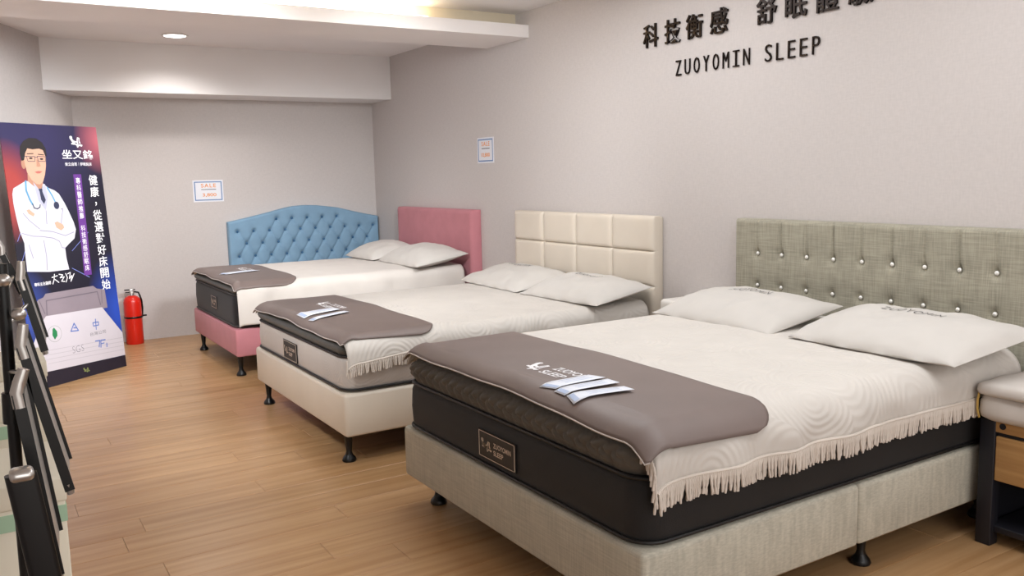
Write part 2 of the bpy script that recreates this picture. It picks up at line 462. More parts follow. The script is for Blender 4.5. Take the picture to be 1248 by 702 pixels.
# ------------------------------------------------------------------ beds
def leg(parent, x, y, ztop, r=.85):
    l = part('leg', MB().lathe((x, y, 0), [(.021 * r, .034), (.016 * r, .05), (.019 * r, .075), (.024 * r, ztop - .012), (.028 * r, ztop)], 16), DARKMETAL, parent)
    part('glide', MB().lathe((x, y, 0), [(.038 * r, 0), (.041 * r, .006), (.036 * r, .018), (.024 * r, .03), (.021 * r, .036)], 20), DARKMETAL, l)
def base_section(x0, x1, y0, y1, z0, z1, r=.018):
    lv = [(z0, .012), (z0 + .005, .003), (z0 + .012, 0), (z1 - .018, 0), (z1 - .006, .003), (z1, .012)]
    return MB().loft([rect_outline(x0 + i, x1 - i, y0 + i, y1 - i, max(r - i, .004), z, 4, 8) for z, i in lv])
def bed_base(label, xf, y0, y1, z0, z1, mat, split, group='upholstered bed bases'):
    t = root('bed_base', label, 'bed base', ((xf) / 2, (y0 + y1) / 2, 0), group=group)
    xr = -.105
    if split:
        xm = -1.05
        part('base_section', base_section(xf, xm - .0008, y0, y1, z0, z1), mat, t)
        part('base_section', base_section(xm + .0008, xr, y0, y1, z0, z1), mat, t)
        xs = (xf + .11, -.92, xr - .1)
    else:
        part('base_section', base_section(xf, xr, y0, y1, z0, z1), mat, t)
        xs = (xf + .042, (xf + xr) / 2, xr - .1)
    part('shade_sheet', MB().box(xf + .02, xr - .02, y0 + .02, y1 - .02, z0 - .004, z0 + .002), BLACK, t, smooth=None)  # unseen black sheet added under the base to deepen the shade beneath
    for x in xs:
        for y in (y0 + .085, y1 - .085): leg(t, x, y, z0 + .004)
    leg(t, xf + .62, (y0 + y1) / 2, z0 + .004)
    return t
B3 = dict(xf=-1.974, y0=1.694, y1=3.209, r=.09)
B2 = dict(xf=-2.010, y0=3.780, y1=5.262, r=.07)
B1 = dict(xf=-1.943, y0=5.984, y1=7.285, r=.06)
bed_base('light grey linen bed base on black glides nearest the camera', -1.974, 1.694, 3.209, .126, .336, LINEN, True)
bed_base('cream leather bed base on black glides in the middle row', -2.010, 3.780, 5.262, .140, .348, CREAM, False)
bed_base('dusty pink fabric bed base at the back by the blue headboard', -1.943, 5.984, 7.285, .146, .342, PINK, False)

def mattress(label, xf, y0, y1, z0, zs, z1, core, ptop, quilt, lab, textcol=LABELW, piping=None):
    t = root('mattress', label, 'mattress', (xf / 2, (y0 + y1) / 2, z0), group='display mattresses')
    i = .012; xr = -.115; x0, a0, a1 = xf + i, y0 + i, y1 - i
    H = zs - z0
    lv = [(z0, .02), (z0 + .012, .006), (z0 + .03, 0), (z0 + .5 * H, -.004), (zs - .03, 0), (zs - .012, .006), (zs, .016)]
    part('core', MB().loft([rect_outline(x0 + k, xr - k, a0 + k, a1 - k, .085 - k, z, 8, 16) for z, k in lv]), core, t)
    # piping lines at the bottom and at the seam
    for z, k in ((z0 + .014, -.002), (zs, .004)):
        o = rect_outline(x0 + k, xr - k, a0 + k, a1 - k, .085, z, 8, 6)
        part('piping', MB().tube(o + [o[0]], .006, 8, False), piping or BLACK, t)
    # quilted pillow top
    rt = .075 if quilt else .06
    Hp = z1 - zs; rings = []; nz = 22 if quilt else 12
    for q in range(nz + 1):
        v = q / nz; z = zs + .004 + (Hp - .004) * v
        e = .5 - abs(v - .5); k = .012 - .018 * math.sin(PI * min(1, v * 1.15)) + (rt * (max(0, v - .4) / .6) ** 2.3 if v > .4 else 0)
        o = rect_outline(x0 + k, xr - k, a0 + k, a1 - k, .10 if quilt else .075, z, 10, 190 if quilt else 12)
        if quilt:
            per = 0; out = []
            n = len(o)
            for j, p in enumerate(o):
                d = (p - o[j - 1]).length if j else 0; per += d
                u = per / .029 * PI; w_ = v * 4.0 * PI
                h = abs(math.sin((u + w_) / 2)) * abs(math.sin((u - w_) / 2))
                c = Vector((min(max(p.x, x0 + .09), xr - .09), min(max(p.y, a0 + .09), a1 - .09), p.z))
                nrm = (p - c); nrm.z = 0; nrm.normalize()
                out.append(p + nrm * (.015 * (h ** .7) - .007) * math.sin(PI * v) ** .5 if 0 < v < 1 else p)
            o = out
        rings.append(o)
    m_ = MB().loft(rings); part('pillow_top', m_, ptop, t, smooth=80)
    # label on the foot face
    ya, yb, za, zb = lab
    L = MB().box(xf + .003, xf + .008, min(ya, yb), max(ya, yb), za, zb)
    L = part('label', L, LABELB, t, smooth=None)
    W = ya - yb; Hh = zb - za
    def F(x, y, z): return (xf + .0024 - z, ya - x * W, za + y * Hh)
    bw = .012
    bd = MB().box(.02, .98, .03, .03 + bw * 1.6, 0, .0008).box(.02, .98, .97 - bw * 1.6, .97, 0, .0008).box(.02, .02 + bw, .03, .97, 0, .0008).box(.98 - bw, .98, .03, .97, 0, .0008)
    part('border', mapped(bd, F), textcol, L, smooth=None)
    part('emblem', mapped(mapped(emblem(), lambda x, y, z: (.08 + x * .28, .3 + y * .42, z)), F), textcol, L, smooth=None)
    t1 = fit(text_mb('ZUOYOMIN', .1, offset=.0015), .42, .88, .52, .7); t2 = fit(text_mb('SLEEP', .1, offset=.0015), .42, .68, .25, .43)
    part('lettering', mapped(t1, F), textcol, L, smooth=None); part('lettering', mapped(t2, F), textcol, L, smooth=None)
    return t
mattress('black mattress with quilted charcoal pillow top on light grey base', B3['xf'], B3['y0'], B3['y1'], .337, .530, .658, BLACKF, PTOP3, True, (2.58, 2.335, .378, .476))
mattress('light grey mattress with dark pillow top on cream base', B2['xf'], B2['y0'], B2['y1'], .349, .520, .606, GREYF, PTOP2, False, (4.70, 4.47, .378, .482))
mattress('black mattress with dark pillow top on dusty pink base', B1['xf'], B1['y0'], B1['y1'], .343, .575, .648, BLACKF, PTOP2, False, (6.66, 6.50, .425, .515), piping=plain('grey_piping', rgb(60, 58, 56), .6))

def draped(bed, top, e, s, off, drop_scale=1.0):
    """a point of a cloth over the bed: e = arc length back from the front edge (negative hangs over), s = arc length from the middle toward the near side"""
    xf, y0, y1, r = bed['xf'], bed['y0'], bed['y1'], bed['r']
    yc = (y0 + y1) / 2; half = (y1 - y0) / 2 + .006; ro = r + off
    a = abs(s); sg = 1 if s >= 0 else -1; flat = half - r
    dz = 0.0
    if a <= flat: yy = a
    elif a <= flat + ro * PI / 2:
        th = (a - flat) / ro; yy = flat + ro * math.sin(th); dz += ro * (1 - math.cos(th))
    else:
        rest = a - flat - ro * PI / 2; yy = half + off + rest * .05; dz += ro + rest * drop_scale
    if e >= r: xx = xf + e
    elif e >= r - ro * PI / 2:
        th = (r - e) / ro; xx = xf + r - ro * math.sin(th); dz += ro * (1 - math.cos(th))
    else:
        rest = r - ro * PI / 2 - e; xx = xf - off - rest * .05; dz += ro + rest
    crown = .012 * max(0, 1 - (a / half) ** 2)
    return Vector((xx, yc - sg * yy, top + off + crown - dz))

def wob(x, y, k, amp, seed=0.0):
    return amp * noise.noise(Vector((x * k + seed, y * k - seed, seed * .7)))

def coverlet(label, bed, top, hem_fn, e0, e1, mat, off=.006, fringe=None, front_near=0.0, seed=1.0, far_hang=-.03, fringe_end=0.0):
    t = root('coverlet', label, 'coverlet', ((bed['xf']) / 2, (bed['y0'] + bed['y1']) / 2, top), group='white coverlets')
    half = (bed['y1'] - bed['y0']) / 2 + .006; r = bed['r']
    s_side = half - r + (r + off) * PI / 2
    nu, nv = 110, 110
    def pt(u, v):
        e = e0 + (e1 - e0) * u
        z_h = hem_fn(bed['xf'] + e); drop = (top + off - (r + off)) - z_h
        s0 = -(s_side + far_hang); s1 = s_side + drop
        s = s0 + (s1 - s0) * v
        p = draped(bed, top, e, s, off)
        a = abs(s) - (half - r)
        if a > 0:
            side = -1 if s > 0 else 1
            k = min(1, a / .15)
            p.y += side * k * (1 if p.x < -.75 else .35) * (.008 + .010 * math.sin(p.x * 17 + 2.2 * math.sin(p.x * 5 + seed)) + wob(p.x, p.z, 9, .008, seed))
        else:
            p.z += wob(p.x, p.y, 5, .005, seed) + wob(p.x, p.y, 16, .002, seed + 3)
        return p
    c = MB().grid(pt, nu, nv)
    o = part('cloth', c, mat, t, smooth=80)
    so = o.modifiers.new('solid', 'SOLIDIFY'); so.thickness = .003; so.offset = 1
    if fringe:
        L, n = fringe
        hem = [pt(i / n, 1.0) for i in range(n + 1)]
        hem = [Vector((p.x, p.y - .004, p.z)) for p in hem if p.x < fringe_end]
        part('hem_braid', MB().tube([p + Vector((0, 0, .003)) for p in hem], .0045, 6), FRINGE, t)
        f = MB()
        def cord(p, d):
            q = [p]
            ln = L * random.uniform(.88, 1.08); dx, dy = random.uniform(-.008, .008), random.uniform(-.004, .006)
            for k in range(1, 7): q.append(p + Vector((dx * (k / 6) ** 1.5 + d.x * 0, -.002 + dy * (k / 6), -ln * k / 6)))
            rr = [.0036 + .001 * (k % 2) for k in range(7)]
            f.tube(q, rr, 5)
        for p in hem[1:]: cord(p, Vector((0, 0, 0)))
        if front_near > 0:                       # short run of fringe turning the near foot corner
            m_ = int(front_near / .0105)
            zc = hem[0]
            for k in range(m_):
                v = 1.0 - (k + 1) / m_ * (front_near / (2 * half + .3))
                q = pt(0.0, v)
                cord(q + Vector((-.004, 0, 0)), Vector((0, 0, 0)))
        part('fringe', f, FRINGE, t, smooth=80, kind='stuff')
    return t
def lerp(x, pts):
    if x <= pts[0][0]: return pts[0][1]
    for (a, b), (c, d) in zip(pts, pts[1:]):
        if x <= c: return b + (d - b) * (x - a) / (c - a)
    return pts[-1][1]
coverlet('white patterned coverlet with cord fringe on the nearest bed', B3, .660,
         lambda x: lerp(x, [(-1.98, .520), (-1.85, .527), (-.4, .527)]), .03, 1.845, WHITE_CLOTH, fringe=(.062, 300), front_near=.16, fringe_end=-.43)
coverlet('white coverlet with cord fringe on the cream middle bed', B2, .608,
         lambda x: lerp(x, [(-2.0, .490), (-1.6, .523), (-1.2, .53), (-.2, .52)]), .014, 1.86, WHITE_CLOTH, fringe=(.05, 200), front_near=.05, seed=5.0)
coverlet('plain white coverlet hanging low on the pink bed at the back', B1, .650,
         lambda x: lerp(x, [(-1.93, .368), (-1.6, .375), (-.2, .37)]), .02, 1.80, PLAIN_CLOTH, seed=9.0)

def foot_mat(label, bed, top, ea, eb, hang_near, hang_far, off, rot, logo, wavy=.004, seed=0.0, slant=0.0, near_cut=0.0):
    t = root('foot_mat', label, 'mat', (bed['xf'] + .2, (bed['y0'] + bed['y1']) / 2, top), group='brown grey foot mats')
    half = (bed['y1'] - bed['y0']) / 2 + .006; r = bed['r']
    s1 = half - r + (r + off) * PI / 2 + hang_near; s0 = -(half - r + (r + off) * PI / 2 + hang_far)
    rcb, rcf = .09, .02
    def pt_es(e, s):
        p = draped(bed, top, e, s, off)
        a = abs(s) - (half - r)
        if a > .05: p.y += (-1 if s > 0 else 1) * .012 * min(1, (a - .05) / .08)
        else: p.z += wob(p.x, p.y, 4, .004, seed)
        if e < r: p.z += wavy * math.sin(s * 7 + seed) + wavy * .6 * math.sin(s * 17 + seed)
        return p
    def es(u, v):
        s = s0 + (s1 - s0) * v
        d = min(s - s0, s1 - s); cut_b = rcb - math.sqrt(max(0, rcb * rcb - max(0, rcb - d) ** 2)); cut_f = rcf - math.sqrt(max(0, rcf * rcf - max(0, rcf - d) ** 2))
        k = slant * (v - .5)
        a, b = ea + cut_f + k, eb - cut_b + k * .5 + .006 * math.sin(s * 9 + seed)
        return a + (b - a) * u, s - near_cut * (1 - u) * max(0.0, v - .6) / .4
    c = MB().grid(lambda u, v: pt_es(*es(u, v)), 36, 120)
    o = part('sheet', c, MATM, t, smooth=80)
    so = o.modifiers.new('solid', 'SOLIDIFY'); so.thickness = .004; so.offset = 1
    part('edge_binding', MB().tube([pt_es(*es(0, i / 120)) + Vector((-.001, 0, .001)) for i in range(121)], .0032, 6), MATEDGE, t)
    # white print: emblem and two lines of letters, read from the foot of the bed
    x0, ytop, sc, ang = logo
    yc = (bed['y0'] + bed['y1']) / 2
    ca, sa = math.cos(ang), math.sin(ang)
    def F(x, y, z):
        X = x0 + y * sc * ca - x * sc * sa * -1 * 0 + (-x * sc) * sa; Y = ytop - x * sc * ca - y * sc * sa
        p = pt_es(X - bed['xf'], yc - Y); return (p.x, p.y, p.z + .0052)
    e_ = mapped(mapped(emblem(), lambda x, y, z: (x * .95, .0 + y * 1.0, 0)), F)
    part('emblem', e_, PRINTW, t, smooth=None)
    g = fit(text_mb('ZUOYOMIN', .1, offset=.002), 1.25, 3.45, .60, 1.02); h = fit(text_mb('SLEEP', .1, offset=.002), 1.25, 2.6, -.02, .40)
    part('lettering', mapped(g, F), PRINTW, t, smooth=None); part('lettering', mapped(h, F), PRINTW, t, smooth=None)
    return pt_es
f3 = foot_mat('brown grey foot mat with white lettering across the nearest bed', B3, .664, -.005, .495, -.035, -.05, .013, 0, (-1.835, 2.515, .094, 0), seed=1.0, slant=-.02, near_cut=.018)
f2 = foot_mat('brown grey foot mat across the cream middle bed', B2, .610, -.012, .50, -.055, -.045, .013, 0, (-1.765, 4.86, .09, 0), seed=2.4, near_cut=.02)
f1 = foot_mat('brown grey foot mat across the pink bed at the back', B1, .652, -.005, .46, -.03, -.04, .013, 0, (-1.70, 6.85, .085, 0), seed=4.0)

def leaflet(label, quads, f, bed, lift, group='folded paper leaflets'):
    cx = sum(q[0] for Q in quads for q in Q) / (4 * len(quads)); cy = sum(q[1] for Q in quads for q in Q) / (4 * len(quads))
    yc = (bed['y0'] + bed['y1']) / 2
    t = root('leaflet', label, 'leaflet', (cx, cy, f(cx - bed['xf'], yc - cy).z), group=group)
    for i, Q in enumerate(quads):
        a, b, c, d = [Vector(q) for q in Q]
        def P(u, v, h=0.0):
            v = .05 + v * .85
            q = (a * (1 - u) + b * u) * (1 - v) + (d * (1 - u) + c * u) * v
            z = f(q.x - bed['xf'], yc - q.y).z
            return Vector((q.x, q.y, z + .0062 + lift * v * (.5 + .5 * u) + .0012 * i + h + .001 * math.sin(u * PI)))
        pn = part('panel', MB().grid(lambda u, v: P(u, v), 8, 3), PAPER, t)
        so = pn.modifiers.new('solid', 'SOLIDIFY'); so.thickness = .0008; so.offset = 1
        pr = MB()
        pr.grid(lambda u, v: P(.03 + u * .08, .1 + v * .8, .0011), 3, 1)
        for k in range(3): pr.grid(lambda u, v: P(.3 + u * .55, .2 + k * .22 + v * .05, .0011), 4, 1)
        part('print', pr, PAPERB, pn)
leaflet('three fold paper leaflet lying on the foot mat of the nearest bed', [[(-1.933, 2.25), (-1.734, 2.25), (-1.716, 2.168), (-1.915, 2.166)], [(-1.928, 2.172), (-1.716, 2.17), (-1.728, 2.085), (-1.931, 2.1)], [(-1.928, 2.104), (-1.739, 2.06), (-1.752, 1.985), (-1.95, 2.03)]], f3, B3, .005)
leaflet('two fold paper leaflet lying on the foot mat of the cream bed', [[(-1.982, 4.52), (-1.739, 4.62), (-1.74, 4.48), (-1.976, 4.39)], [(-1.977, 4.345), (-1.737, 4.45), (-1.735, 4.37), (-1.972, 4.27)]], f2, B2, .005)
leaflet('small paper leaflet lying on the foot mat of the pink bed', [[(-1.90, 6.55), (-1.64, 6.62), (-1.60, 6.50), (-1.87, 6.42)]], f1, B1, .005)

# ------------------------------------------------------------------ pillows
def pillow(label, center, yaw, pitch, L, Wd, H, text=True, seed=0.0, group='white display pillows', taper=0.0):
    R = Matrix.Rotation(yaw, 3, 'Z') @ Matrix.Rotation(pitch, 3, 'Y')
    t = root('pillow', label, 'pillow', center, R, group)
    def surf(u, v, top=True):
        # local x: front (-) to back (+), local y: along the bed's width
        pin = 1 - .07 * (1 - abs(v) ** 2.5); pin2 = 1 - .05 * (1 - abs(u) ** 2.5)
        x = Wd / 2 * u * pin2; y = L / 2 * v * pin * (1 + taper * u)
        body = (max(0, 1 - abs(u) ** 2.6)) ** .62 * (max(0, 1 - abs(v) ** 3.2)) ** .62
        wr = (noise.noise(Vector((x * 7 + seed, y * 7, seed))) * .012 + noise.noise(Vector((x * 17, y * 17 + seed, seed))) * .005) * min(1, body * 2)
        edge = .004 * math.sin(y * 40 + seed) * (1 - body)
        z = (H * .66 * body + wr + edge) if top else (-H * .34 * body)
        return Vector((x, y, z))
    n = 44
    m_ = MB()
    m_.grid(lambda a, b: surf(2 * a - 1, 2 * b - 1, True), n, n)
    m_.grid(lambda a, b: surf(2 * a - 1, 2 * b - 1, False) - Vector((0, 0, .002)), n, n)
    # rim
    idx = [(i, 0) for i in range(n)] + [(n, j) for j in range(n)] + [(i, n) for i in range(n, 0, -1)] + [(0, j) for j in range(n, 0, -1)]
    K = (n + 1) ** 2
    ring = [i * (n + 1) + j for i, j in idx]
    m_.f += [(ring[k], ring[(k + 1) % len(ring)], ring[(k + 1) % len(ring)] + K, ring[k] + K) for k in range(len(ring))]
    part('case', m_, PILLOW, t, smooth=75, local=True)
    if text:
        g = fit(text_mb('ZUOYOMIN', .05, offset=-.0004, spacing=1.15), -.36, .36, 0, .17)
        part('lettering', mapped(g, lambda x, y, z: surf(.20 + y, -x, True) + Vector((0, 0, .0025))), plain('pillow_print', rgb(92, 90, 90), .7), t, smooth=None, local=True)
    return t
pillow('plump white pillow with dark lettering nearest the camera on front bed', (-.44, 1.965, .722), 0.0, -.14, .74, .48, .115, seed=1.0, taper=.06)
pillow('white pillow with dark lettering on front bed, farther from the camera', (-.42, 2.80, .714), -.04, -.17, .76, .46, .115, seed=3.0)
pillow('near white pillow of two on the bed with cream headboard', (-.36, 4.10, .668), 0.06, -.15, .72, .44, .12, seed=5.0)
pillow('far white pillow of two on the bed with cream headboard', (-.36, 4.88, .669), -.05, -.15, .80, .44, .12, seed=7.0)
pillow('near white pillow on the back bed below pink headboard', (-.36, 6.285, .715), .0, -.16, .74, .46, .15, text=False, seed=9.0)
pillow('far white pillow on the back bed beside blue headboard', (-.40, 6.975, .715), -.0, -.14, .62, .46, .14, text=False, seed=11.0)

# ------------------------------------------------------------------ headboards
def tufted(a0, a1, z0, ztop, thick, rad, depth_fn, na, nz, fn):
    """front sheet with depth d(a, z), closed by sides and a back"""
    m_ = MB()
    def pt(u, v):
        a = a0 + (a1 - a0) * u; zt = ztop(a); z = z0 + (zt - z0) * v
        e = min(a - a0, a1 - a, zt - z); d = thick
        if e < rad: d -= rad * (1 - math.sqrt(max(0, 1 - (1 - e / rad) ** 2)))
        return fn(a, z, d - depth_fn(a, z))
    m_.grid(pt, na, nz)
    idx = [(i, 0) for i in range(na)] + [(na, j) for j in range(nz)] + [(i, nz) for i in range(na, 0, -1)] + [(0, j) for j in range(nz, 0, -1)]
    ring = [i * (nz + 1) + j for i, j in idx]; k0 = len(m_.v)
    for i, j in idx:
        a = a0 + (a1 - a0) * i / na; z = z0 + (ztop(a) - z0) * j / nz
        m_.v.append(tuple(fn(a, z, .002)))
    n = len(ring)
    m_.f += [(ring[k], ring[(k + 1) % n], k0 + (k + 1) % n, k0 + k) for k in range(n)]
    m_.f.append(tuple(k0 + k for k in range(n)))
    return m_
fr = lambda a, z, d: (-d, a, z)
# grey linen, two rows of nine crystal buttons in view
cols = [3.034 - .1508 * k for k in range(9)]; rows = [.937, .775, .61]
def dgrey(a, z):
    d = 0
    k = round((3.034 - a) / .1508); k = min(max(k, 0), 8); c = cols[k]; da = a - c
    for r_ in rows:
        q = da * da + (z - r_) ** 2
        if q < .012: d += .016 * math.exp(-q / (2 * .013 ** 2)) + .006 * math.exp(-q / (2 * .035 ** 2))
    if z > rows[0]: d += .012 * math.exp(-(da / .0075) ** 2) * (1 if k % 2 else .75)
    else: d += .0022 * math.exp(-(da / .006) ** 2)
    return d
t = root('headboard', 'wide grey linen headboard with crystal buttons on the right wall', 'headboard', (0, 2.43, .12), group=None)
part('panel', tufted(1.684, 3.179, .12, lambda a: 1.1087, .072, .016, dgrey, 250, 90, fr), LINEN_H, t, smooth=80)
for r_ in rows[:2]:
    for c in cols: part('button', MB().ball((-.060, c, r_), .0095, (.8, 1, 1), 12), CRYSTAL, t)
# cream leather, padded squares
t = root('headboard', 'cream leather headboard of padded squares on the right wall', 'headboard', (0, 4.54, .2))
part('frame', MB().rbox(-.042, -.001, 3.806, 5.292, .2, 1.096, .006), CREAM, t)
ys = [3.799, 4.179, 4.555, 4.931, 5.303]; zs = [.22, .48, .69, .898, 1.1026]
for i in range(4):
    for j in range(4):
        a0, a1, b0, b1 = ys[i], ys[i + 1], zs[j], zs[j + 1]
        def q(u, v, a0=a0, a1=a1, b0=b0, b1=b1):
            U, V = 2 * u - 1, 2 * v - 1
            e = min(1 - abs(U), (1 - abs(V)))
            dd = .070 + .024 * ((1 - U ** 14) * (1 - V ** 14)) ** .6
            return (-dd, a0 + (a1 - a0) * (.5 + U * .4995), b0 + (b1 - b0) * (.5 + V * .4992))
        n_ = 18; m_ = MB().grid(lambda u, v: q(.5 - .5 * math.cos(PI * u), .5 - .5 * math.cos(PI * v)), n_, n_)
        idx = [(x, 0) for x in range(n_)] + [(n_, x) for x in range(n_)] + [(x, n_) for x in range(n_, 0, -1)] + [(0, x) for x in range(n_, 0, -1)]
        ring = [a * (n_ + 1) + b for a, b in idx]; k0 = len(m_.v)
        m_.v += [(-.030, m_.v[x][1], m_.v[x][2]) for x in ring]; L_ = len(ring)
        m_.f += [(ring[x], ring[(x + 1) % L_], k0 + (x + 1) % L_, k0 + x) for x in range(L_)]
        part('padded_square', m_, CREAM, t, smooth=70)
# pink plain
t = root('headboard', 'plain dusty pink headboard on the right wall', 'headboard', (0, 6.63, .2))
part('panel', tufted(5.929, 7.328, .2, lambda a: 1.090, .088, .022, lambda a, z: -.004 * noise.noise(Vector((a * 3, z * 3, 1))), 60, 50, fr), PINK, t, smooth=80)
# blue arched, diamond tufts, on the back wall
tops = [(-1.464, .990), (-1.334, 1.014), (-1.162, 1.048), (-1.026, 1.078), (-.93, 1.100), (-.846, 1.113), (-.735, 1.118), (-.622, 1.112), (-.422, 1.084), (-.248, 1.038), (-.128, 1.010), (-.012, .986)]
BUT = []
for z_, x0_, n_ in ((1.002, -1.021, 5), (.900, -1.383, 10), (.790, -1.305, 9), (.675, -1.378, 10), (.56, -1.305, 9)):
    BUT += [(x0_ + .1465 * k, z_) for k in range(n_)]
EDG = []
for i, p in enumerate(BUT):
    for q in BUT[i + 1:]:
        if .04 < abs(p[0] - q[0]) < .1 and .05 < abs(p[1] - q[1]) < .13: EDG.append((p, q))
def segd(px, pz, a, b):
    vx, vz = b[0] - a[0], b[1] - a[1]; tt = max(0, min(1, ((px - a[0]) * vx + (pz - a[1]) * vz) / (vx * vx + vz * vz)))
    return math.hypot(px - a[0] - vx * tt, pz - a[1] - vz * tt)
def dblue(a, z):
    d = 0
    for b in BUT:
        dx = a - b[0]
        if abs(dx) > .06: continue
        q = dx * dx + (z - b[1]) ** 2
        if q < .004: d += .020 * math.exp(-q / (2 * .012 ** 2)) + .008 * math.exp(-q / (2 * .028 ** 2))
    m_ = 9
    for e in EDG:
        if abs(a - e[0][0]) > .12 or abs(z - e[0][1]) > .14: continue
        m_ = min(m_, segd(a, z, *e))
    if m_ < .05: d += .014 * math.exp(-m_ / .010)
    return d
t = root('headboard', 'blue arched headboard with deep diamond tufting on the back wall', 'headboard', (-.73, 8, .2))
part('panel', tufted(-1.464, -.012, .3, lambda a: lerp(a, tops), .075, .018, dblue, 200, 100, lambda a, z, d: (a, 8.0 - d, z)), BLUE, t, smooth=85)
for b in BUT:
    if b[1] > .6: part('button', MB().ball((b[0], 7.951, b[1]), .011, (1, .6, 1), 10), BLUEB, t)
for x in (-1.25, -.2): part('leg', MB().box(x - .03, x + .03, 7.94, 7.99, 0, .31), DARKMETAL, t, smooth=None)

# ------------------------------------------------------------------ nightstands
def quilt_slab(x0, x1, y0, y1, z0, z1, seed):
    lv = [(0, .02), (.12, .004), (.3, 0), (.7, .002), (.88, .010), (1, .035)]
    rings = []
    for v, k in lv:
        o = rect_outline(x0 + k, x1 - k, y0 + k, y1 - k, .04, z0 + (z1 - z0) * v, 6, 12)
        rings.append([p + Vector((wob(p.y, p.z, 8, .006, seed), wob(p.x, p.z, 8, .006, seed), wob(p.x, p.y, 7, .012, seed) * v)) for p in o])
    return MB().loft(rings)
t = root('nightstand', 'wooden nightstand with black frame at the right edge beside front bed', 'nightstand', (-.22, 1.40, 0))
X0, X1, Y0, Y1 = -.435, -.03, 1.13, 1.657
part('top', MB().rbox(X0 + .003, X1, Y0, Y1 - .050, .422, .462, .004), WOODN, t)
d = part('drawer', MB().rbox(X0 + .004, X1 - .02, Y0 + .05, Y1 - .056, .246, .408, .004), WOODN, t)
part('drawer_rail', MB().rbox(X0 + .012, X1 - .01, Y0 + .04, Y1 - .056, .408, .424, .002), NAVY, t)
part('round_hole_cap', MB().tube([(X0 + .001, 1.578, .447), (X0 + .012, 1.578, .447)], .011, 18), NAVY, t)
for a, b in ((X0, Y1 - .055), (X1 - .05, Y1 - .055), (X0, Y0), (X1 - .05, Y0)):
    part('leg', MB().rbox(a, a + .05, b, b + .055, 0, .462, .004), NAVY, t)
part('lower_shelf', MB().rbox(X0 + .02, X1 - .01, Y0 + .03, Y1 - .03, .05, .075, .004), NAVY, t)
part('back_panel', MB().box(X1 - .03, X1 - .02, Y0 + .05, Y1 - .05, .075, .246), NAVY, t, smooth=None)
part('side_panel', MB().box(X0 + .05, X1 - .05, Y1 - .02, Y1 - .008, .055, .455), NAVY, t, smooth=None)
t = root('folded_quilt', 'folded white quilt with yellow edge on the wooden nightstand', 'quilt', (-.22, 1.4, .463))
part('quilt_body', quilt_slab(-.462, -.06, 1.12, 1.660, .463, .560, 2.0), PLAIN_CLOTH, t, smooth=70)
part('quilt_top_fold', quilt_slab(-.474, -.05, 1.11, 1.666, .552, .602, 4.0), PLAIN_CLOTH, t, smooth=70)
part('edge_piping', MB().tube([(-.452, 1.652, .468), (-.458, 1.657, .50), (-.458, 1.657, .53), (-.455, 1.654, .562)], .004, 6), YELLOW, t)
t = root('nightstand', 'small white nightstand between the cream headboard and grey headboard', 'nightstand', (-.2, 3.49, 0))
part('top', MB().rbox(-.20, -.02, 3.28, 3.62, .572, .652, .022, 4), WHITEP, t)
part('body', MB().rbox(-.185, -.03, 3.30, 3.60, .12, .555, .006), WHITEP, t)
part('drawer', MB().rbox(-.196, -.185, 3.32, 3.58, .36, .53, .004), WHITEP, t)
part('spacer', MB().box(-.17, -.04, 3.32, 3.58, .553, .574), WHITEP, t, smooth=None)
for a in (-.165, -.05):
    for b in (3.33, 3.57): part('leg', MB().lathe((a, b, 0), [(.012, 0), (.018, .125)], 12), WHITEP, t)

# ------------------------------------------------------------------ fire extinguisher
ex, ey = -2.318, 7.88
t = root('fire_extinguisher', 'red fire extinguisher standing on the floor against back wall', 'extinguisher', (ex, ey, 0))
part('cylinder', MB().lathe((ex, ey, 0), [(.066, 0), (.070, .006), (.070, .36), (.064, .385), (.045, .405), (.026, .414)], 28), RED, t)
part('neck', MB().lathe((ex, ey, 0), [(.022, .412), (.022, .43), (.018, .445)], 16), CHROME, t)
part('lever', MB().rbox(ex - .055, ex + .03, ey - .012, ey + .012, .458, .468, .003).rbox(ex - .05, ex + .02, ey - .010, ey + .010, .438, .447, .003), DARKMETAL, t)
part('valve', MB().rbox(ex - .016, ex + .016, ey - .018, ey + .018, .432, .470, .004), CHROME, t)
part('hose', MB().tube([(ex + .02, ey - .01, .445), (ex + .05, ey - .03, .44), (ex + .060, ey - .035, .41), (ex + .072, ey - .02, .37), (ex + .078, ey + .0, .30), (ex + .074, ey + .02, .22)], .007, 10), DARKMETAL, t)
part('strap', MB().lathe((ex, ey, 0), [(.0715, .222), (.0725, .224), (.0725, .236), (.0715, .238)], 28), DARKMETAL, t)
part('strap_buckle', MB().rbox(ex + .068, ex + .105, ey - .02, ey - .008, .230, .244, .002), DARKMETAL, t)
part('gauge', MB().lathe((ex, ey - .022, 0), [(.011, .436), (.011, .448)], 12), WHITEP, t)

# ------------------------------------------------------------------ standing poster
PO = Vector((-3.153, 6.452, 0)); PU = Vector((.79206102, .61044193, 0)); PV = Vector((-.03592911, .04661876, .99826639)); PN = PU.cross(PV)
PW, PH = .7929, 1.7721
Rm = Matrix((PU, PV, PN)).transposed()
t = root('standing_poster', 'tall dark blue standing poster of a doctor in white coat', 'poster', PO, Rm)
def L_(mb, d): return mapped(mb, lambda x, y, z: (x, y, z + d))
def pp(name, mb, mat, d, parent=None, label=None): return part(name, L_(mb, d), mat, parent or t, smooth=None, label=label, local=True)
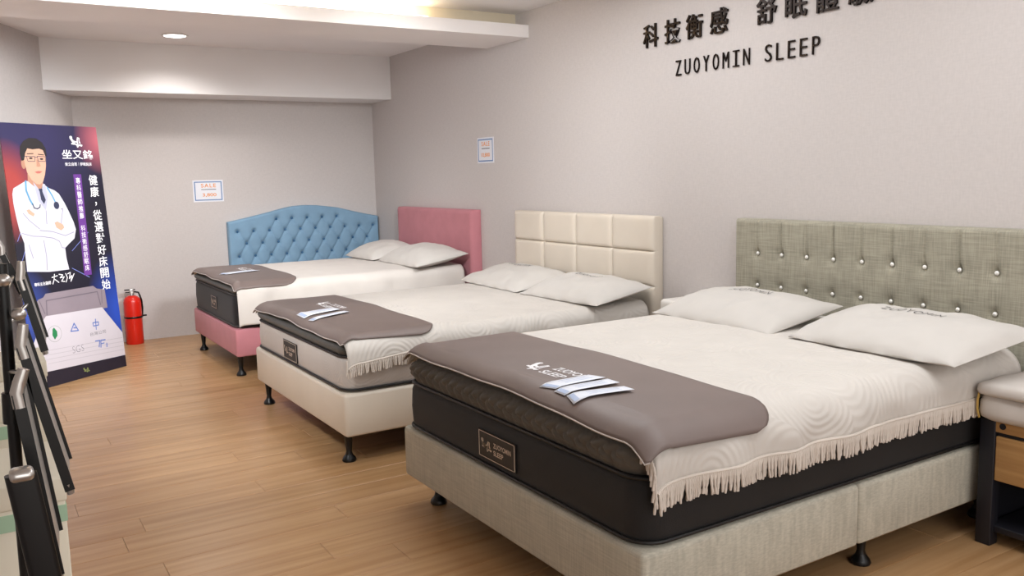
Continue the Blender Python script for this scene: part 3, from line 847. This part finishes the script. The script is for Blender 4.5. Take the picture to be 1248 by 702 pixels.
# printed background: gradient of navy, violet and a red glow
pm = Mat('poster_print', rgb(34, 26, 64), .55)
tc = pm.n('ShaderNodeTexCoord'); sp = pm.n('ShaderNodeSeparateXYZ'); pm.l(tc.outputs['Object'], sp.inputs[0])
def spot(cx, cy, rx, ry, r0=1.0):
    a = pm.math('POWER', pm.math('DIVIDE', pm.math('SUBTRACT', sp.outputs[0], cx), rx), 2.0)
    b = pm.math('POWER', pm.math('DIVIDE', pm.math('SUBTRACT', sp.outputs[1], cy), ry), 2.0)
    s_ = pm.math('SUBTRACT', 1.0, pm.math('SQRT', pm.math('ADD', pm.math('ABSOLUTE', a), pm.math('ABSOLUTE', b))))
    return pm.math('MAXIMUM', s_, 0.0)
c_ = pm.mix(pm.math('MINIMUM', pm.math('MULTIPLY', spot(.2, 1.75, .75, .7), 1.3), 1.0), rgb(19, 16, 34), rgb(43, 38, 80))
c_ = pm.mix(pm.math('MINIMUM', pm.math('MULTIPLY', spot(.0, 1.33, .28, .35), 1.6), 1.0), c_, rgb(158, 58, 54))
c_ = pm.mix(pm.math('MINIMUM', pm.math('MULTIPLY', spot(.82, 1.68, .24, .26), 1.2), 1.0), c_, rgb(176, 92, 104))
c_ = pm.mix(pm.math('MINIMUM', pm.math('MULTIPLY', spot(.80, .42, .3, .45), 1.2), 1.0), c_, rgb(38, 72, 172))
c_ = pm.mix(pm.math('MINIMUM', pm.math('MULTIPLY', spot(.0, .5, .25, .35), .7), 1.0), c_, rgb(60, 90, 190))
pm.color(c_)
part('board', MB().box(0, PW, 0, PH, -.006, 0), pm.m, t, smooth=None, local=True)
part('stand', MB().tube([(.4, 1.2, -.006), (.4, .06, -.30)], .009, 8).tube([(.24, .055, -.31), (.60, .055, -.31)], .009, 8), DARKMETAL, t, local=True)
# thin light streaks
st = MB()
for a, b in (((.02, 1.0), (.09, 1.12)), ((.03, .86), (.1, 1.0)), ((.42, .78), (.56, .70)), ((.44, .9), (.6, 1.02))): stroke(st, [a, b], .004)
pp('light_streaks', st, plain('streak_blue', rgb(120, 130, 200), .6), .0003)
SK = plain('print_skin', rgb(202, 158, 134), .6, var=.03); SKD = plain('print_skin_shade', rgb(176, 128, 105), .6)
HAIR = plain('print_hair', rgb(34, 28, 30), .6); COAT = plain('print_coat', rgb(196, 194, 203), .6, var=.03, scale=4); COATS = plain('print_coat_fold', rgb(148, 146, 166), .6)
STETH = plain('print_stethoscope', rgb(88, 150, 190), .6); TIE = plain('print_tie', rgb(44, 48, 74), .6); LIP = plain('print_lips', rgb(176, 96, 88), .6)
pr = pp('doctor_print', poly(MB(), [(.138, 1.39), (.20, 1.395), (.25, 1.30), (.275, 1.375), (.309, 1.345), (.36, 1.325), (.394, 1.30), (.43, 1.235), (.457, 1.174), (.485, 1.10), (.497, 1.047), (.474, .985), (.42, .95), (.385, .925), (.385, .85), (.395, .774), (.23, .775), (.06, .795), (.063, .90), (.068, .985), (.045, 1.07), (.034, 1.165), (.028, 1.25), (.030, 1.31), (.044, 1.346), (.09, 1.368)]), COAT, .0006, label='printed doctor with folded arms in white coat')
pp('print_neck', poly(MB(), [(.165, 1.44), (.28, 1.42), (.275, 1.372), (.255, 1.335), (.215, 1.345), (.16, 1.39)]), SKD, .0008, pr)
pp('print_face', poly(MB(), [(.152, 1.56), (.156, 1.50), (.163, 1.45), (.19, 1.40), (.222, 1.372), (.25, 1.368), (.276, 1.382), (.30, 1.43), (.318, 1.49), (.326, 1.55), (.31, 1.60), (.25, 1.63), (.18, 1.61)]), SK, .0010, pr)
pp('print_ear', disc(MB(), .143, 1.505, .016, .034), SKD, .0009, pr)
pp('print_hair', poly(MB(), [(.134, 1.525), (.128, 1.57), (.136, 1.62), (.165, 1.655), (.212, 1.678), (.27, 1.676), (.312, 1.650), (.334, 1.61), (.336, 1.555), (.326, 1.56), (.316, 1.596), (.28, 1.608), (.23, 1.602), (.19, 1.608), (.168, 1.575), (.154, 1.53)]), HAIR, .0012, pr)
fe = MB(); disc(fe, .207, 1.543, .014, .006); disc(fe, .290, 1.538, .014, .006); stroke(fe, [(.183, 1.572), (.23, 1.574)], .006); stroke(fe, [(.268, 1.570), (.312, 1.566)], .006)
pp('print_eyes', fe, HAIR, .0014, pr)
gl = MB()
for cx in (.207, .290): stroke(gl, [(cx - .032, 1.556), (cx + .032, 1.554), (cx + .028, 1.522), (cx - .026, 1.522), (cx - .032, 1.556)], .0035)
stroke(gl, [(.239, 1.55), (.258, 1.55)], .0035); stroke(gl, [(.175, 1.556), (.145, 1.548)], .0035)
pp('print_glasses', gl, TIE, .0016, pr)
pp('print_nose', poly(MB(), [(.25, 1.535), (.262, 1.535), (.276, 1.492), (.262, 1.485), (.243, 1.488)]), SKD, .0013, pr)
pp('print_mouth', poly(MB(), [(.222, 1.452), (.25, 1.458), (.284, 1.455), (.262, 1.442), (.24, 1.441)]), LIP, .0014, pr)
pp('print_shirt', poly(MB(), [(.20, 1.385), (.245, 1.325), (.29, 1.372), (.30, 1.28), (.27, 1.19), (.22, 1.26)]), plain('print_shirt', rgb(176, 176, 194), .6), .0011, pr)
pp('print_tie', poly(MB(), [(.234, 1.338), (.264, 1.340), (.262, 1.318), (.280, 1.262), (.262, 1.235), (.243, 1.265), (.240, 1.318)]), TIE, .0013, pr)
sh = MB(); stroke(sh, [(.143, 1.392), (.137, 1.33), (.155, 1.27), (.172, 1.235)], .013); stroke(sh, [(.305, 1.345), (.337, 1.286), (.352, 1.25)], .011)
pp('print_stethoscope', sh, STETH, .0015, pr)
sb = MB(); stroke(sb, [(.172, 1.24), (.180, 1.212), (.205, 1.205), (.226, 1.216), (.23, 1.232)], .007); disc(sb, .360, 1.222, .022, .026)
pp('print_chestpiece', sb, TIE, .0016, pr)
fo = MB()
for p in ([(.06, 1.05), (.14, 1.025), (.21, 1.018), (.30, 1.0), (.345, .975)], [(.20, 1.06), (.30, 1.045), (.40, 1.01), (.475, 1.03)], [(.09, 1.18), (.13, 1.13), (.20, 1.07)], [(.41, 1.20), (.385, 1.12), (.375, 1.07)], [(.22, .99), (.225, .88), (.215, .79)], [(.345, .975), (.36, .93), (.385, .925)], [(.27, 1.19), (.262, 1.10)], [(.10, .97), (.12, .88)]): stroke(fo, p, .006)
pp('print_coat_folds', fo, COATS, .0012, pr)
hn = MB(); poly(hn, [(.325, 1.105), (.35, 1.112), (.392, 1.088), (.40, 1.066), (.372, 1.048), (.335, 1.07)]); poly(hn, [(.118, 1.20), (.14, 1.205), (.178, 1.172), (.165, 1.155), (.13, 1.175)])
pp('print_hands', hn, SK, .0014, pr)
# lettering
em = mapped(emblem(), lambda x, y, z: (.545 + x * .10, 1.625 + y * .078, z)); pp('emblem', em, PRINTW, .0006)
pp('title_lettering', fit(text_mb('坐又銘', .1, offset=.0012), .462, .728, 1.540, 1.606), PRINTW, .0006)
pp('subtitle_lettering', fit(text_mb('坐立自若｜舒眠銘床', .1, offset=.001), .478, .711, 1.492, 1.518), PRINTW, .0006)
def column(s_, u0, u1, v0, v1, wd, off):
    out = MB(); n = len(s_); st_ = (v0 - v1) / n
    for i, ch in enumerate(s_):
        if ch == ' ': continue
        k = i / max(1, n - 1); c = u0 + (u1 - u0) * k; top_ = v0 - st_ * i
        g = text_mb(ch, .1, offset=off)
        if ch == '，': fit(g, c - .008, c + .008, top_ - st_ * .7, top_ - st_ * .35)
        else: fit(g, c - wd / 2, c + wd / 2, top_ - st_ * .93, top_ - st_ * .05)
        out.add(g.v, g.f)
    return out
pp('slogan_lettering', column('健康，從選對好床開始', .705, .700, 1.432, .588, .078, .0012), PRINTW, .0006)
pp('violet_band', poly(MB(), [(.536, 1.433), (.604, 1.433), (.583, .716), (.518, .716)]), plain('band_violet', rgb(98, 48, 132), .6, var=.1), .0004)
pp('column_lettering', column('專科醫師推薦', .570, .562, 1.412, 1.115, .038, .0004), PRINTW, .0008); pp('column_lettering', column('科技衡感舒眠床', .560, .551, 1.075, .745, .038, .0004), PRINTW, .0008)
pp('caption_lettering', fit(text_mb('專科主治醫師', .1, offset=.001), .10, .231, .690, .714), PRINTW, .0006)
sg = MB()
for p in ([(.245, .735), (.29, .742)], [(.268, .755), (.26, .72), (.245, .69)], [(.265, .72), (.295, .695)], [(.305, .75), (.335, .742), (.31, .725), (.345, .728), (.318, .70), (.345, .695)], [(.36, .75), (.37, .72), (.355, .69)], [(.375, .745), (.40, .752), (.385, .71), (.41, .73), (.395, .69), (.43, .74)]): stroke(sg, p, .006)
pp('signature', sg, PRINTW, .0006)
# printed bed with certification marks
GB = plain('print_headboard', rgb(134, 122, 130), .6, var=.05); GBD = plain('print_headboard_dark', rgb(104, 94, 104), .6)
pp('bed_print', poly(MB(), [(.095, .58), (.113, .60), (.155, .61), (.175, .632), (.58, .634), (.61, .61), (.68, .595), (.685, .46), (.12, .46)]), GB, .0006)
bl = MB(); stroke(bl, [(.165, .49), (.175, .585), (.61, .588), (.625, .49)], .008); stroke(bl, [(.12, .59), (.15, .50)], .006); stroke(bl, [(.65, .59), (.64, .50)], .006)
pp('bed_print_seams', bl, GBD, .0008)
pp('bed_print_sheet', poly(MB(), [(.10, .43), (.155, .482), (.635, .470), (.7929, .255), (.7929, .085), (.112, .108), (.0, .13), (.0, .27), (.06, .36)]), plain('print_sheet', rgb(196, 190, 197), .6, var=.02), .0008)
fl = MB()
for v_ in (.14, .17, .2, .23): stroke(fl, [(.12, v_ + .02), (.3, v_ + .012), (.55, v_ - .0), (.785, v_ - .012)], .0035)
pp('bed_print_folds', fl, plain('print_sheet_fold', rgb(176, 170, 178), .6), .0009)
pp('base_strip', poly(MB(), [(0, 0), (.7929, 0), (.7929, .083), (.112, .106), (0, .128)]), plain('print_strip', rgb(26, 20, 36), .6), .0009)
ringm = MB(); ringp(ringm, .205, .352, .055, .003)
pp('leaf_ring', ringm, plain('print_grey', rgb(150, 150, 150), .6), .0012)
pp('leaf_mark', poly(MB(), [(.20, .312), (.185, .345), (.192, .385), (.205, .395), (.226, .365), (.224, .335)]), plain('print_green', rgb(30, 120, 70), .6), .0012)
tri = MB(); stroke(tri, [(.373, .396), (.338, .345), (.402, .34), (.373, .396)], .008); stroke(tri, [(.365, .365), (.39, .36)], .008)
stroke(tri, [(.535, .372), (.585, .37), (.583, .348), (.537, .348), (.535, .372)], .007); stroke(tri, [(.561, .395), (.557, .32)], .007)
stroke(tri, [(.535, .238), (.575, .236), (.562, .19)], .008); stroke(tri, [(.625, .232), (.585, .235), (.578, .185)], .008); stroke(tri, [(.58, .21), (.612, .21)], .007); stroke(tri, [(.635, .205), (.632, .178)], .008)
pp('certification_marks', tri, plain('print_blue', rgb(84, 110, 180), .6), .0012)
g = fit(text_mb('SGS', .1, offset=-.002), .330, .428, .190, .236); h = fit(text_mb('台灣公司', .1), .497, .64, .280, .306); SL_ = plain('print_slate', rgb(110, 108, 116), .6)
pp('certification_lettering', g, SL_, .0012); pp('certification_lettering', h, SL_, .0012)
pp('foot_emblem', mapped(emblem(), lambda x, y, z: (.40 + x * .05, .035 + y * .035, z)), plain('print_gold', rgb(140, 150, 90), .6), .0012)

# ------------------------------------------------------------------ brochure stand at the left edge
t = root('brochure_stand', 'black brochure stand with silver caps at the left edge', 'stand', (-3.40, 1.75, 0))
part('pole', MB().tube([(-3.402, 1.9, .02), (-3.392, 1.9, .8), (-3.384, 1.9, 1.215)], .011, 12), DARKMETAL, t)
part('collar', MB().tube([(-3.391, 1.9, .905), (-3.389, 1.9, .965)], .0165, 12), DARKMETAL, t)
part('foot_plate', MB().rbox(-3.56, -3.24, 1.70, 2.03, 0, .02, .006), DARKMETAL, t)
def tray(top, bot, y, dep, dx, wd, capdir):
    """one sloping literature pocket seen edge on: two black rails, a silver back sheet between, silver end caps"""
    a, b = Vector(top), Vector(bot); ax = (b - a).normalized()
    n_ = Vector((ax.z, 0, -ax.x))
    if n_.x < 0: n_ = -n_
    far = Vector((dx, dep, 0))
    def rail(p, q, w_):
        m_ = MB(); o = n_ * w_ / 2; yy = Vector((0, .008, 0))
        m_.add([p - o - yy, p + o - yy, p + o + yy, p - o + yy, q - o - yy, q + o - yy, q + o + yy, q - o + yy], [(0, 1, 2, 3), (4, 5, 6, 7), (0, 1, 5, 4), (1, 2, 6, 5), (2, 3, 7, 6), (3, 0, 4, 7)])
        return m_
    tr = part('tray', rail(a, b, wd), DARKMETAL, t, smooth=None)
    part('tray_rail', rail(a + far, b + far, wd * .9), DARKMETAL, tr, smooth=None)
    m_ = MB(); s_ = n_ * .002; p0, p1, p2, p3 = a, a + far, b + far, b
    m_.add([p0 - s_, p1 - s_, p2 - s_, p3 - s_, p0 + s_, p1 + s_, p2 + s_, p3 + s_], [(0, 1, 2, 3), (4, 5, 6, 7), (0, 1, 5, 4), (1, 2, 6, 5), (2, 3, 7, 6), (3, 0, 4, 7)])
    part('back_sheet', m_, SHEET, tr, smooth=None)
    ew = wd * .62
    part('end_cap', MB().tube([a + ax * .022, a - ax * .002, a - ax * .016 + n_ * .006, a + n_ * capdir - ax * .036], [ew, ew, ew * .95, ew * .8], 10), CHROME, tr)
    part('end_cap', MB().tube([b - ax * .012, b + ax * .008], [ew * .85, ew * .6], 10), CHROME, tr)
    mid = a + ax * .05
    part('arm', MB().tube([mid, (-3.388, 1.9, mid.z - .03)], .004, 8), CHROME, tr)
tray((-3.374, 2.18, 1.212), (-3.344, 2.18, 1.125), 2.18, .14, .004, .012, .004)
tray((-3.351, 2.0, 1.172), (-3.320, 2.0, 1.022), 2.0, .18, .014, .0145, .012)
tray((-3.371, 1.7, 1.085), (-3.317, 1.7, .815), 1.7, .20, .015, .0165, .014)
tray((-3.389, 1.5, 1.045), (-3.357, 1.5, .745), 1.5, .20, .0155, .017, .016)
for x_, y_, z_ in ((-3.364, 1.88, 1.118), (-3.384, 1.88, 1.185)):
    part('knob', MB().ball((x_, y_, z_), .014, (1, 1, .9), 12), CHROME, t)
part('pocket_board', MB().loft([rect_outline(-3.418 + k, -3.376 + k, 1.40, 1.42, .008, z, 4, 2) for k, z in ((.038, .60), (.019, .78), (0, .945))]), DARKMETAL, t)
part('board_clip', MB().rbox(-3.412, -3.380, 1.385, 1.42, .938, .956, .008), CHROME, t)

# ------------------------------------------------------------------ cartons behind the stand
def carton(label, x0, x1, y0, y1, z1, band, rot=0):
    t = root('carton', label, 'carton', ((x0 + x1) / 2, (y0 + y1) / 2, 0), group='white cartons behind the brochure stand')
    part('body', MB().rbox(x0, x1, y0, y1, 0, z1 - .05, .004), CARTON, t)
    part('lid', MB().rbox(x0 - .004, x1 + .004, y0 - .004, y1 + .004, z1 - .055, z1, .005), CARTON, t)
    if band:
        part('band', MB().box(x0 - .002, x1 + .002, y0 - .002, y1 + .002, band[0], band[1]), MINT, t, smooth=None)
    return t
t = carton('white carton with mint band at the left edge, nearest the camera', -3.66, -3.305, 2.05, 2.36, .735, (.635, .672))
part('sticker', MB().box(-3.372, -3.325, 2.044, 2.046, .70, .715), TAPE, t, smooth=None)
carton('white carton with mint band behind the nearest carton', -3.74, -3.362, 2.62, 2.9, .79, (.69, .725))
carton('white carton farthest from camera beside the standing poster', -3.62, -3.256, 3.22, 3.5, .782, None)
